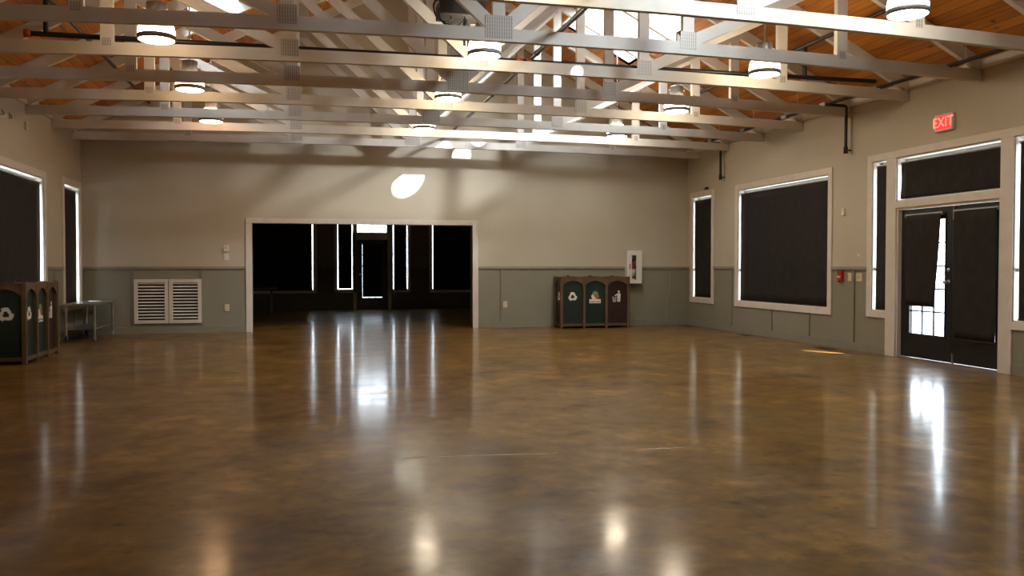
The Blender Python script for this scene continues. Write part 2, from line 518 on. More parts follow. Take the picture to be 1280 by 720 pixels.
# roof deck with skylight openings
SKY_R = [(4.60, 5.90, 12.5, 15.3), (4.60, 5.90, 4.4, 7.3)]
SKY_L = [(-1.75, -1.05, 12.9, 14.8)]
def deck(side, holes, name):
    mb = MB()
    x0, x1 = (XC, XR + WT + .25) if side > 0 else (XL - WT - .25, XC)
    xs = sorted({x0, x1, *[h[0] for h in holes], *[h[1] for h in holes]})
    ys = sorted({YN - WT, YB + WT, *[h[2] for h in holes], *[h[3] for h in holes]})
    for i in range(len(xs) - 1):
        for j in range(len(ys) - 1):
            cx, cy = (xs[i] + xs[i + 1]) / 2, (ys[j] + ys[j + 1]) / 2
            if any(h[0] < cx < h[1] and h[2] < cy < h[3] for h in holes):
                continue
            a, c, d, e = xs[i], xs[i + 1], ys[j], ys[j + 1]
            za, zc = zdeck(a), zdeck(c)
            if side > 0 and a == XC: za = zdeck(XC + 1e-6)
            t = .06
            vs = [(a, d, za), (c, d, zc), (c, e, zc), (a, e, za), (a, d, za + t), (c, d, zc + t), (c, e, zc + t), (a, e, za + t)]
            mb.add(vs, [(3, 2, 1, 0), (4, 5, 6, 7), (0, 1, 5, 4), (1, 2, 6, 5), (2, 3, 7, 6), (3, 0, 4, 7)])
    return struct(mb.build(name, M_DECK))
deck(1, SKY_R, 'ceiling'); deck(-1, SKY_L, 'ceiling')

n_win = 1
def skylight(h, ztop):
    global n_win
    r = struct_empty('window_%d' % n_win, ((h[0] + h[1]) / 2, (h[2] + h[3]) / 2, ztop)); n_win += 1
    ox, oy, oz = r.location
    t = .04
    x0, x1, y0, y1 = h
    mb = MB()
    def side_y(y, yy):
        mb.prism_y([(x0 - ox, zdeck(x0) + .001 - oz), (x1 - ox, zdeck(x1) + .001 - oz), (x1 - ox, 0), (x0 - ox, 0)], y - oy, yy - oy)
    side_y(y0 - t, y0); side_y(y1, y1 + t)
    mb.box(x0 - t - ox, x0 - ox, y0 - t - oy, y1 + t - oy, zdeck(x0) - oz, 0)
    mb.box(x1 - ox, x1 + t - ox, y0 - t - oy, y1 + t - oy, zdeck(x1) - oz, 0)
    mb.build('shaft', M_SHAFT, r)
    MB().box(x0 - ox - t, x1 - ox + t, y0 - oy - t, y1 - oy + t, .0, .012).build('glass', M_GLASS, r)
    return r
for h in SKY_R:
    skylight(h, 6.15)
for h in SKY_L:
    skylight(h, 5.75)

# top plates along the wall heads
struct(MB().box(XR - .03, XR, YN, YB, 3.745, 3.87).build('trim_2', M_TRUSS))
struct(MB().box(XL, XL + .03, YN, YB, 3.745, 3.87).build('trim_3', M_TRUSS))

# the room beyond
fx0, fx1 = XL, XR
struct(MB().box(fx0 - WT, fx0, YB + WT, YF + WT, 0, 3.0).build('wall_far_side', M_WALL_SHADED))
struct(MB().box(fx1, fx1 + WT, YB + WT, YF + WT, 0, 3.0).build('wall_far_side', M_WALL_SHADED))
struct(MB().box(fx0 - WT, fx1 + WT, YB + WT, YF + WT, 3.0, 3.12).build('ceiling', M_WALL_SHADED))
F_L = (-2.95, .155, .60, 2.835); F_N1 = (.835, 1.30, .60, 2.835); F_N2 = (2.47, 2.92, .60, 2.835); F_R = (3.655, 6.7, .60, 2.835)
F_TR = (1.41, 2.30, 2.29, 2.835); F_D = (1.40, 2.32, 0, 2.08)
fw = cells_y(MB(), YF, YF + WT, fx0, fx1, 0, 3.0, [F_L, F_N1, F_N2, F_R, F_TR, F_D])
struct(fw.build('wall_far', M_WALL_SHADED))
struct(MB().box(-15, 22, -16, 42, -.22, -.13).build('ground_outside', M_GROUND))


# ------------------------------------------------------------------ windows
def window_x(x, sgn, o, rails=(), cw=.11, casing=True):
    """window in a side wall; sgn +1 = right wall (outside towards +X)"""
    global n_win
    y0, y1, z0, z1 = o
    r = struct_empty('window_%d' % n_win, (x, (y0 + y1) / 2, z0)); n_win += 1
    oy = (y0 + y1) / 2
    hy = (y1 - y0) / 2; H = z1 - z0
    X = lambda d: d * sgn
    if casing:
        c = MB()
        c.box(X(-.022), X(0), -hy - cw, -hy, -cw, H + cw).box(X(-.022), X(0), hy, hy + cw, -cw, H + cw)
        c.box(X(-.022), X(0), -hy, hy, H, H + cw).box(X(-.022), X(0), -hy, hy, -cw, 0)
        c.build('window_casing', M_TRIM, r, bevel=.004)
    j = MB(); t = .012
    j.box(X(0), X(WT), -hy, -hy + t, 0, H).box(X(0), X(WT), hy - t, hy, 0, H)
    j.box(X(0), X(WT), -hy, hy, H - t, H).box(X(0), X(WT), -hy, hy, 0, t)
    j.build('window_jamb', M_TRIM, r)
    s = MB(); w = .03
    a, c_ = X(.135), X(.165)
    s.box(a, c_, -hy + t, -hy + t + w, t, H - t).box(a, c_, hy - t - w, hy - t, t, H - t)
    s.box(a, c_, -hy + t, hy - t, H - t - w, H - t).box(a, c_, -hy + t, hy - t, t, t + w)
    for z in rails:
        s.box(a, c_, -hy + t, hy - t, z - z0 - .012, z - z0 + .012)
    s.build('window_frame', M_WHITE, r)
    MB().box(X(.148), X(.152), -hy + t, hy - t, t, H - t).build('glass', M_GLASS, r)
    return r


def window_y(y, o, casing=True, cw=.10, rails=()):
    global n_win
    x0, x1, z0, z1 = o
    ox = (x0 + x1) / 2
    r = struct_empty('window_%d' % n_win, (ox, y, z0)); n_win += 1
    hx = (x1 - x0) / 2; H = z1 - z0
    if casing:
        c = MB()
        c.box(-hx - cw, -hx, -.022, 0, -cw, H + cw).box(hx, hx + cw, -.022, 0, -cw, H + cw)
        c.box(-hx, hx, -.022, 0, H, H + cw).box(-hx, hx, -.022, 0, -cw, 0)
        c.build('window_casing', M_TRIM, r)
    s = MB(); w = .03
    s.box(-hx, -hx + w * .5, .10, .14, 0, H).box(hx - w * .5, hx, .10, .14, 0, H).box(-hx, hx, .10, .14, H - w, H).box(-hx, hx, .10, .14, 0, w * .5)
    for z in rails:
        s.box(-hx, hx, .10, .14, z - z0 - .012, z - z0 + .012)
    s.build('window_frame', M_WHITE, r)
    MB().box(-hx, hx, .118, .122, 0, H).build('glass', M_GLASS, r)
    return r


MIDR = (1.15, 1.70, 2.25)
window_x(XR, 1, R_NARROW, MIDR); window_x(XR, 1, R_WIDE, MIDR)
window_x(XR, 1, R_SIDE1, MIDR, casing=False); window_x(XR, 1, R_TRANS, (), casing=False); window_x(XR, 1, R_SIDE2, MIDR, casing=False)
window_x(XL, -1, L_NARROW, MIDR); window_x(XL, -1, L_WIDE, MIDR)
window_y(YF, F_L); window_y(YF, F_N1, cw=.08, rails=(1.25,)); window_y(YF, F_N2, cw=.08, rails=(1.25,)); window_y(YF, F_R)
# transom over the far door has a muntin grid
tw = window_y(YF, F_TR, casing=False)
MB().box(-.012, .012, .10, .14, 0, .545).build('muntin', M_WHITE, tw)

# casing around the double door unit (one surround with mullion posts)
dc = MB()
def dbox(y0, y1, z0, z1): dc.box(XR - .024, XR, y0, y1, z0, z1)
dbox(8.13, 11.316, 2.845, 2.945)
dbox(11.21, 11.316, .54, 2.845); dbox(8.13, 8.24, .54, 2.845)
dbox(10.67, 10.877, 0, 2.845); dbox(8.575, 8.77, 0, 2.845)
dbox(8.77, 10.67, 2.125, 2.225)
dbox(10.877, 11.21, .54, .64); dbox(8.24, 8.575, .54, .64)
struct(dc.build('trim_4', M_TRIM, bevel=.003))

# ------------------------------------------------------------------ double door
door = struct_empty('door_1', (XR + .06, 9.70, 0))
dj = MB(); t = .03
dj.box(-.06, .14, .94, .97, 0, 2.125).box(-.06, .14, -.93, -.90, 0, 2.125).box(-.06, .14, -.9, .94, 2.10, 2.125)
dj.build('door_frame', M_TRIM, door)
def leaf(y0, y1, l0, l1, name):
    """door leaf between y0 and y1 with a lite between l0 and l1 (local)"""
    lf = MB(); z0, z1, lz0, lz1 = .022, 2.095, .36, 1.93
    lf.box(0, .045, y0, l0, z0, z1).box(0, .045, l1, y1, z0, z1).box(0, .045, l0, l1, z0, lz0).box(0, .045, l0, l1, lz1, z1)
    # raised bead round the lite and lower panel
    lf.box(-.008, 0, l0 - .02, l0, lz0 - .02, lz1 + .02).box(-.008, 0, l1, l1 + .02, lz0 - .02, lz1 + .02)
    lf.box(-.008, 0, l0, l1, lz0 - .02, lz0).box(-.008, 0, l0, l1, lz1, lz1 + .02)
    o = lf.build('door_leaf', M_BLACK, door)
    mu = MB()
    for k in (1, 2):
        y = l0 + (l1 - l0) * k / 3
        mu.box(.012, .034, y - .010, y + .010, lz0, lz1)
    for k in range(1, 5):
        z = lz0 + (lz1 - lz0) * k / 5
        mu.box(.012, .034, l0, l1, z - .010, z + .010)
    mu.build('muntin', M_BLACK, o)
    MB().box(.021, .025, l0, l1, lz0, lz1).build('glass', M_GLASS, o)
    return o
lf1 = leaf(-.035, .935, .075, .755, 'far')
lf2 = leaf(-.895, -.040, -.80, -.17, 'near')
kb = MB().lathe([(0, -.075), (.022, -.073), (.03, -.06), (.026, -.042), (.011, -.035), (.011, -.008), (.032, -.006), (.032, 0)], 20, (0, .012, 1.09), 'x')
kb.build('door_knob', M_STEEL, lf1)
MB().lathe([(0, -.012), (.024, -.010), (.026, 0)], 16, (0, .012, 1.25), 'x').build('deadbolt', M_STEEL, lf1)
for z in (2.03, .09):
    fb = MB().box(-.014, 0, -.105, -.075, z - .09, z + .06).tube([(-.02, -.09, z - .12), (-.02, -.09, z + .06)], .007)
    fb.build('flush_bolt', M_GREY, lf2)
MB().box(-.02, .10, -.9, .94, .0005, .016).build('threshold', M_GREY, door)

# far door
fd = struct_empty('door_2', (1.86, YF, 0))
fr_ = MB().box(-.56, -.46, -.022, .14, 0, 2.29).box(.46, .56, -.022, .14, 0, 2.29).box(-.46, .46, -.022, .14, 2.08, 2.29)
fr_.build('door_frame', M_TRIM, fd)
lf = MB()
lf.box(-.462, -.29, .05, .095, -.004, 2.085).box(.29, .462, .05, .095, -.004, 2.085).box(-.29, .29, .05, .095, -.004, .36).box(-.29, .29, .05, .095, 1.95, 2.085)
lo = lf.build('door_leaf', M_BLACK, fd)
mu = MB()
for x in (-.097, .097): mu.box(x - .011, x + .011, .06, .085, .36, 1.95)
for k in range(1, 5):
    z = .36 + 1.59 * k / 5; mu.box(-.29, .29, .06, .085, z - .011, z + .011)
mu.build('muntin', M_BLACK, lo)
MB().box(-.29, .29, .07, .074, .36, 1.95).build('glass', M_GLASS, lo)
MB().lathe([(0, -.07), (.03, -.06), (.026, -.04), (.011, -.03), (.011, 0)], 16, (-.37, .05, 1.05), 'y').build('door_knob', M_STEEL, lo)

# ------------------------------------------------------------------ roller shades
def shade(loc, rz, w_top, h, label, skew=0.0, drop_edge=0.0, wav=.004, group=None, tube_gap=.035, clip=False):
    """hangs in local XZ facing -Y; x from -w/2 to w/2; skew moves the left edge inwards towards the foot"""
    r = thing('roller_shade', label, 'window shade', loc, rz, group)
    MB().tube([(-w_top / 2 - .012, .0, -.022), (w_top / 2 + .012, 0, -.022)], .02, 12).build('roller_tube', M_GREY, r)
    nx, nz = 16, 14
    vs, fs = [], []
    ph = random.uniform(0, 6)
    for j in range(nz + 1):
        t = j / nz
        for i in range(nx + 1):
            s = i / nx
            xl = -w_top / 2 + skew * t
            x = xl + (w_top / 2 - xl) * s
            y = -.020 + wav * (sin(9 * s + ph) * t + .6 * sin(5 * t + 3 * s + ph))
            z = -.022 - (h - .022) * t + drop_edge * (1 - s) * t
            vs.append((x, y, z))
    for j in range(nz):
        for i in range(nx):
            a = j * (nx + 1) + i
            fs.append((a, a + 1, a + nx + 2, a + nx + 1))
    o = MB().add(vs, fs, True).build('fabric', M_SHADE, r)
    m = o.modifiers.new('thick', 'SOLIDIFY'); m.thickness = .0015
    xl = -w_top / 2 + skew
    hb = MB().bar_xz((xl + .001, -h + drop_edge), (w_top / 2 - .001, -h), .022, -.027, -.013)
    hb.build('hem_bar', M_SHADE, r)
    for sx in (-1, 1):
        MB().box(sx * (w_top / 2 + .012) - .003, sx * (w_top / 2 + .012) + .003, -.022, .022, -.05, -.002).build('bracket', M_GREY, r)
    if clip:
        ch = MB().tube([(xl - .018, -.01, -.05), (xl - .02, -.012, -h * .72)], .003, 6)
        ch.lathe([(0, -.03), (.014, -.02), (.016, 0), (.014, .02), (0, .03)], 12, (xl - .02, -.012, -h * .72))
        ch.build('pull_chain', M_STEEL, r)
    return r
# right wall: local x -> -Y  (rz = -90deg): local -Y faces -X
RZ_R, RZ_L = -pi / 2, pi / 2
def shade_r(o, label, gap_far=.05, gap_near=.03, top=.055, foot=.0, **k):
    y0, y1, z0, z1 = o
    w = (y1 - gap_far) - (y0 + gap_near)
    yc = ((y1 - gap_far) + (y0 + gap_near)) / 2
    return shade((XR + .052, yc, z1 - top), RZ_R, w - .03, (z1 - z0) - top - foot - .02, label, **k)
shade_r(R_NARROW, 'tall narrow black roller shade beside the room corner', .025, .03, skew=-.0, clip=True)
shade_r(R_WIDE, 'large black roller shade over the broad window next to the red alarm pull', .028, .02, clip=True)
shade_r(R_SIDE1, 'slim black shade in the side window between alarm pull and double door', .035, .01, clip=True)
shade_r(R_TRANS, 'wide low black shade over the transom window above the double door', .035, .02, top=.05, foot=.015, wav=.012)
shade_r(R_SIDE2, 'slim black shade in the side window past the near edge of the double door', .035, .01, clip=True)
# door shades
shade((XR + .025, 10.14, 2.03), RZ_R, .70, 1.275, 'short crooked black shade on the door leaf with bare glass panes at its foot', skew=.0, drop_edge=0, wav=.006)
shade((XR + .025, 9.205, 2.04), RZ_R, .72, 1.69, 'full length black shade on the door leaf without bare glass panes', wav=.005)
# crooked edge of the short shade: pull its near edge in towards the foot
for o in C.objects:
    if o.parent and o.name.startswith('fabric') and abs(o.parent.location.y - 10.14) < .001:
        for v in o.data.vertices:
            t_ = -v.co.z / 1.275
            s_ = (v.co.x + .35) / .70
            v.co.x -= .11 * t_ * s_
    if o.parent and o.name.startswith('hem_bar') and abs(o.parent.location.y - 10.14) < .001:
        for v in o.data.vertices:
            if v.co.x > 0: v.co.x -= .11
# left wall: local x -> +Y
def shade_l(o, label, gap_far, gap_near=.02, top=.055, **k):
    y0, y1, z0, z1 = o
    w = (y1 - gap_far) - (y0 + gap_near)
    yc = ((y1 - gap_far) + (y0 + gap_near)) / 2
    s = shade((XL - .055, yc, z1 - top), RZ_L, w - .03, (z1 - z0) - top - .02, label, **k)
    return s
sl1 = shade_l(L_WIDE, 'large black roller shade hanging behind the recycling station at the side wall', .015)
sl2 = shade_l(L_NARROW, 'tall narrow black roller shade behind the steel work table', .03, clip=False)
for s_, d in ((sl1, .06), (sl2, .025)):
    for o in s_.children:
        if o.name.startswith(('fabric', 'hem_bar')):
            hh = max(-v.co.z for v in o.data.vertices); ww = max(v.co.x for v in o.data.vertices)
            for v in o.data.vertices:
                k = max(0, v.co.x / ww)
                v.co.x -= d * (-v.co.z / hh) * k
# far room
def shade_f(o, label, gl, gr, gb=0.0):
    x0, x1, z0, z1 = o
    shade(((x0 + gl + x1 - gr) / 2, YF - .03, z1 + .06), 0, x1 - gr - x0 - gl, z1 - z0 + .06 - gb, label, wav=.003)
shade_f(F_L, 'broad black shade in the dark room, on the door knob side', -.03, .036, -.01)
shade_f(F_N1, 'narrow black shade in the dark room with light along both sides and its foot', .028, .042, .04)
shade_f(F_N2, 'narrow black shade in the dark room with light along both sides but not its foot', .020, .042, -.01)
shade_f(F_R, 'broad black shade in the dark room, farther from the door knob', .014, -.03, -.01)
shade((1.86, YF + .035, 2.0), 0, .580, 1.612, 'black shade covering the glass of the single door in the dark room', wav=.002)

# ------------------------------------------------------------------ roof trusses
HALF = (XR - XL) / 2
def zd(lx):                     # underside of deck at local x, local z (origin at ridge line, chord underside)
    return 3.88 + SL * (HALF - abs(lx)) - ZC
TC = .17                        # top chord, vertical depth
T2 = .036
# the bottom chords rise a little towards midspan, by a slightly different amount in each truss
CAMBERS = (.055, .065, .075, .085, .095, .11, .125, .15, .15)
def camber(lx, c):
    return c * max(0, 1 - (lx / HALF) ** 2)
def make_truss(cam_):
    r = thing('roof_truss', 'white timber roof truss', 'roof truss', (XC, TRUSS_Y[0], ZC), 0, 'white timber roof trusses')
    a, n = HALF - .004, 24
    xs = [-a + 2 * a * i / n for i in range(n + 1)]
    cv, cf = [], []
    for x in xs:
        cv += [(x, -T2, 0), (x, T2, 0), (x, T2, CH), (x, -T2, CH)]
    for i in range(n):
        for k in range(4):
            k2 = (k + 1) % 4
            cf.append((4 * i + k, 4 * i + 4 + k, 4 * i + 4 + k2, 4 * i + k2))
    cf += [(3, 2, 1, 0), (4 * n, 4 * n + 1, 4 * n + 2, 4 * n + 3)]
    MB().add(cv, cf).build('bottom_chord', M_TRUSS, r)
    for s in (-1, 1):
        a = HALF - .004
        poly = [(0, zd(0) - TC - .002), (s * a, zd(a) - TC - .002), (s * a, zd(a) - .002), (0, zd(0) - .002)]
        if s < 0: poly.reverse()
        MB().prism_y(poly, -T2, T2).build('top_chord', M_TRUSS, r)
    for x in (0, -2.21, 2.21, -4.19, 4.19):
        w = .068
        MB().prism_y([(x - w, CH - .001), (x + w, CH - .001), (x + w, zd(x + w) - TC + (.03 if x else 0)), (x - w, zd(x - w) - TC + (.03 if x else 0))], -T2 + .001, T2 - .001).build('web_post', M_TRUSS, r)
    for s in (-1, 1):
        for a, c in ((0, 2.21), (2.21, 4.19)):
            MB().bar_xz((s * (a + .07), CH + .03), (s * (c - .02), zd(c) - TC - .02), .14, -T2 + .002, T2 - .002).build('web_diagonal', M_TRUSS, r)
    for x, w, z0, z1 in ((0, .15, .03, .28), (-2.21, .10, .06, .26), (2.21, .10, .06, .26), (-4.19, .045, .10, .19), (4.19, .045, .10, .19)):
        MB().box(x - w, x + w, -T2 - .003, -T2 + .002, z0, z1).build('nail_plate', M_PLATE, r)
    for s in (-1, 1):
        x = s * 2.1
        MB().box(x - .12, x + .12, -T2 - .003, -T2 + .002, zd(x) - .33, zd(x) - .06).build('nail_plate', M_PLATE, r)
    for o in r.children:
        for v in o.data.vertices:
            t = min(1, max(0, (v.co.z - CH) / (zd(v.co.x) - TC - CH + 1e-6)))
            v.co.z += camber(v.co.x, cam_) * (1 - t)
    return r
ORD = ['nearest the back wall', 'second out from the back wall', 'third out from the back wall', 'fourth out from the back wall',
       'fifth out from the back wall', 'sixth out from the back wall, before the sprinkler branch', 'in front of the black projector, seventh from the back wall',
       'eighth out from the back wall, above the double door', 'ninth and farthest out from the back wall']
for i, y in enumerate(TRUSS_Y):
    t_ = make_truss(CAMBERS[i])
    t_.location.y = y
    t_['label'] = 'white timber roof truss ' + ORD[i]

# ------------------------------------------------------------------ pendant lamps
def lamp_mats(name, col, k=1.0):
    return (emit_mat(name + '_lens', col, 36 * k), emit_mat(name + '_dome', col, 30 * k))
COOL = lamp_mats('lamp_white', (1, .83, .60))
WARM = lamp_mats('lamp_warm', (1, .56, .27), .5)
MIDW = lamp_mats('lamp_mid', (1, .68, .40), .45)
def make_lamp(mats, label):
    r = thing('pendant_lamp', label, 'pendant lamp', (0, 0, 3.66), 0, 'pendant lamps between the trusses')
    MB().lathe([(.207, .012), (.203, .003), (.185, -.004), (.14, -.010), (.08, -.014), (0, -.015)], 36).build('lens', mats[0], r)
    MB().lathe([(.212, .058), (.211, .10), (.206, .145), (.194, .19), (.172, .222), (.135, .238), (.118, .240)], 36).build('dome', mats[1], r)
    band = MB().lathe([(.206, .004), (.219, .005), (.222, .032), (.219, .060), (.206, .062), (.206, .004)], 36)
    band.build('band', M_BAND, r)
    hs = MB().lathe([(.0, .241), (.112, .241), (.116, .255), (.116, .43), (.110, .445), (.04, .45), (.03, .46), (.0, .46)], 28)
    hs.build('housing', M_GREY, r)
    for s in (-1, 1):
        rg = MB().tube([(s * .112, 0, .38), (s * .145, 0, .385), (s * .155, 0, .35), (s * .147, 0, .29), (s * .125, 0, .262)], .006, 6)
        rg.build('latch', M_STEEL, r)
    pass
    return r
def add_stem(r, x):
    top = (zdeck(x) - r.location.z - .006) / .885
    MB().tube([(0, 0, .46), (0, 0, top)], .011, 8).build('stem', M_GREY, r)
    MB().tube([(.05, 0, .45), (.035, 0, top)], .003, 6).build('cable', M_BLACK, r)
LX = (-1.55, 2.0, 5.58)
LY = (15.07, 12.43, 9.79, 7.15)
LAB = {(0, 0): 'warm orange pendant lamp nearest the white louvred vents', (0, 1): 'glowing pendant lamp second from back wall in the row over the louvred vents side',
       (0, 2): 'glowing pendant lamp third from back wall in the row on the louvred vents side',
       (1, 0): 'glowing pendant lamp over the wide opening, closest of the ridge row to the back wall', (1, 1): 'glowing pendant lamp of the ridge row between projector and the rearmost ridge lamp',
       (1, 2): 'large glowing pendant lamp just below the black projector', (2, 0): 'small glowing pendant lamp nearest the fire extinguisher cabinet',
       (2, 1): 'glowing pendant lamp second from back wall in the row beside the large shaded window', (2, 2): 'glowing pendant lamp showing its grey housing, third from back wall on the door side',
       (2, 3): 'big glowing pendant lamp closest to the exit sign', (0, 3): 'glowing pendant lamp fourth from back wall in the row on the louvred vents side', (1, 3): 'glowing pendant lamp fourth from back wall in the ridge row'}
for j, y in enumerate(LY):
    for i, x in enumerate(LX):
        mats = WARM if (i, j) == (0, 0) else MIDW if i == 0 else COOL
        r = make_lamp(mats, LAB[(i, j)])
        r.location = (x, y, 3.692 + (.032 if i == 1 and j in (1, 2) else 0)); r.scale = (.885, .885, .885)
        add_stem(r, x)

# ------------------------------------------------------------------ sprinkler pipes
def pipe(name, label, pts, r=.028, mat=M_PIPE):
    o = Vector(pts[0])
    root = thing(name, label, 'sprinkler pipe', o, 0)
    MB().tube([Vector(p) - o for p in pts], r, 12).build('pipe', mat, root)
    return root
ZT = ZC + CH
mp = pipe('sprinkler_main', 'black sprinkler main running above the truss chords toward the back wall', [(2.82, 2.0, ZT + .240), (2.82, YB - .002, ZT + .240)], .03)
for y in (4, 7.9, 10.5, 13.2, 15.9):
    MB().tube([(-.042, y - 2, 0), (.042, y - 2, 0)], .001, 4).lathe([(.031, -.03), (.036, -.03), (.036, .03), (.031, .03)], 14, (0, y - 2, 0), 'y').build('coupling', M_PIPE, mp)
YCP = TRUSS_Y[5] + .09
cp = pipe('sprinkler_branch', 'black sprinkler branch crossing just behind the sixth truss, with red fittings', [(-3.0, YCP, ZT + .135), (7.72, YCP, ZT + .135)], .030)
MB().lathe([(0, -.04), (.045, -.04), (.045, .03), (.034, .03)], 16, (0, 0, 0), 'x').build('end_cap', M_REDFIT, cp)
for dx in (5.60, 5.72):
    MB().lathe([(.034, -.035), (.045, -.035), (.045, .035), (.034, .035)], 16, (dx, 0, 0), 'x').build('red_coupling', M_REDFIT, cp)
for x in (-2.82, 6.62):
    MB().tube([(x + 3.0, 0, .0), (x + 3.0, 0, .40)], .028, 10).build('riser', M_PIPE, cp)
for x, lab in ((6.62, 'black sprinkler pipe under the roof slope above the exit sign side'), (-2.82, 'black sprinkler pipe under the roof slope above the louvred vents side')):
    u = pipe('sprinkler_line', lab, [(x, 3.0, ZT + .56), (x, 16.9, ZT + .56)], .026)
    for y in (5, 8.4, 9.7, 11.1, 13.7):
        MB().tube([(0, y - 3, .0), (0, y - 3, zdeck(x) - ZT - .56)], .005, 6).build('hanger_rod', M_STEEL, u)
ev = pipe('sprinkler_line', 'black sprinkler pipe along the eave above the shaded windows and exit sign', [(7.72, 3.0, ZT + .03), (7.72, 16.6, ZT + .03)], .026)
for y in (6.1, 8.85, 10.2, 11.4, 12.5, 13.9, 15.2):
    MB().tube([(0, y - 3, .0), (0, y - 3, zdeck(7.72) - ZT - .03)], .005, 6).build('hanger_rod', M_STEEL, ev)
    MB().box(-.03, .03, y - 2.70, y - 2.55, -.03, .03).build('tag_sleeve', M_GREY, ev)
for y, lab in ((15.89, 'black drop pipe on the wall between the narrow and the large shaded windows'), (11.75, 'black drop pipe on the wall between the large shaded window and the exit sign')):
    dp = pipe('drop_pipe', lab, [(7.749, y, ZT + .03), (8.06, y, ZT + .03), (8.085, y, ZT + .02), (8.095, y, ZT - .01), (8.095, y, 3.075)], .024)
    MB().lathe([(0, -.05), (.034, -.05), (.034, .05), (0, .05)], 14, (.346, 0, 3.09 - ZT - .03)).tube([(.346, 0, 3.09 - ZT - .03), (.438, 0, 3.09 - ZT - .03)], .014, 8).build('wall_elbow', M_PIPE, dp)
    MB().tube([(.438, 0, 3.09 - ZT - .03), (.43, 0, -.03)], .0045, 6).build('conduit', M_WHITE, dp)

# ------------------------------------------------------------------ projector
pr = thing('ceiling_projector', 'black boxy projector hung in the truss space with looping cables', 'projector', (1.735, 9.82, 4.235))
MB().box(-.27, .26, -.17, .20, -.085, .085).build('case', M_RUBBER, pr, bevel=.012)
MB().tube([(.045, .02, -.08), (.045, .02, 3.85 - 4.235)], .022, 12).build('pole', M_BLACK, pr)
for x in (-.2, .22):
    MB().tube([(x, .05, .08), (x, .05, zdeck(1.735 + x) - 4.24)], .008, 8).build('hanger_rod', M_WHITE, pr)
cab = MB()
def loop(pts):
    # smooth through points
    P = [Vector(p) for p in pts]; out = []
    for i in range(len(P) - 1):
        p0, p1, p2, p3 = P[max(i - 1, 0)], P[i], P[i + 1], P[min(i + 2, len(P) - 1)]
        for k in range(6):
            t = k / 6
            out.append(.5 * ((2 * p1) + (-p0 + p2) * t + (2 * p0 - 5 * p1 + 4 * p2 - p3) * t * t + (-p0 + 3 * p1 - 3 * p2 + p3) * t ** 3))
    out.append(P[-1]); cab.tube(out, .007, 6)
loop([(-.22, -.1, .07), (-.31, -.12, .06), (-.335, -.12, -.03), (-.27, -.12, -.15), (-.10, -.12, -.205), (.0, -.1, -.15), (.03, -.08, -.08)])
loop([(-.24, -.1, .0), (-.29, -.14, -.05), (-.25, -.14, -.17), (-.20, -.14, -.21), (-.225, -.14, -.185)])
loop([(-.13, -.06, -.085), (-.14, -.1, -.13), (-.2, -.1, -.16), (-.3, -.1, -.12), (-.34, -.1, .01), (-.3, -.1, .1)])
cab.build('cable', M_RUBBER, pr)

# ------------------------------------------------------------------ small fittings
ex = thing('exit_sign', 'glowing red EXIT sign high on the wall above the double door', 'exit sign', (XR, 9.71, 3.19))
MB().box(-.055, 0, -.165, .165, -.115, .115).build('housing', M_WHITE, ex, bevel=.012)
MB().box(-.058, -.05, -.140, .140, -.09, .09).build('face', M_EXITRED, ex)
mt = Matrix(((0, 0, -1, -.0595), (-1, 0, 0, 0), (0, 1, 0, -.002), (0, 0, 0, 1)))
text_mesh('EXIT', .185, 'lettering', M_EXITTXT, mt, ex)

def plate_x(name, label, cat, y, z, w, h, mat, d=.008, knob=True, group=None):
    r = thing(name, label, cat, (XR - .0005, y, z), 0, group)
    MB().box(-d, 0, -w / 2, w / 2, -h / 2, h / 2).build('cover_plate', mat, r, bevel=.002)
    if knob:
        MB().box(-d - .009, -d, -.006, .006, -.012, .012).build('toggle', mat, r)
    return r
plate_x('light_switch', 'ivory light switch plate next to the red alarm pull', 'light switch', 11.745, 1.13, .085, .125, M_IVORY)
sw = plate_x('light_switch', 'wider ivory double switch plate nearest the slim side window', 'light switch', 11.51, 1.13, .135, .125, M_IVORY, knob=False)
for dy in (-.028, .028):
    MB().box(-.017, -.008, dy - .006, dy + .006, -.012, .012).build('toggle', M_IVORY, sw)
fa = thing('fire_alarm_pull', 'red fire alarm pull box under the chair rail by the large shaded window', 'fire alarm', (XR - .0005, 11.96, 1.145))
MB().box(-.045, 0, -.055, .055, -.08, .08).build('case', M_RED, fa, bevel=.006)
MB().box(-.058, -.044, -.035, .035, -.03, .0).build('pull_handle', M_WHITE, fa, bevel=.003)
MB().lathe([(0, -.075), (.02, -.07), (.03, -.05), (.03, -.04)], 14, (0, 0, -.075), 'x').build('bell_cap', M_RED, fa)
se = thing('wall_sensor', 'small white wall sensor box between the large shaded window and the door', 'sensor', (XR - .0005, 11.91, 2.15))
MB().box(-.03, 0, -.035, .035, -.055, .055).build('case', M_WHITE, se, bevel=.005)
MB().box(-.033, -.029, -.02, .02, .01, .035).build('lens', M_IVORY, se)
sm = thing('wall_screw_cover', 'tiny cream cover disc above the ivory switches', 'cover', (XR - .0005, 11.53, 1.46))
MB().lathe([(0, -.01), (.022, -.008), (.026, 0)], 14, (0, 0, 0), 'x').build('disc', M_WHITE, sm)
cm = thing('security_camera', 'tiny black camera on the casing of the narrow window in the corner', 'camera', (XR - .022, 16.62, 2.93))
MB().box(-.05, 0, -.06, .06, -.028, .028).build('case', M_BLACK, cm, bevel=.008)
MB().lathe([(0, -.062), (.016, -.06), (.018, -.05)], 12, (0, 0, 0), 'x').build('lens', M_GREY, cm)
ls = thing('wall_sensor', 'small white sensor high on the side wall above the work table end', 'sensor', (XL + .0005, 14.36, 3.42))
MB().box(0, .035, -.03, .03, -.06, .06).build('case', M_WHITE, ls, bevel=.006)
MB().box(.034, .038, -.018, .018, .0, .03).build('lens', M_IVORY, ls)
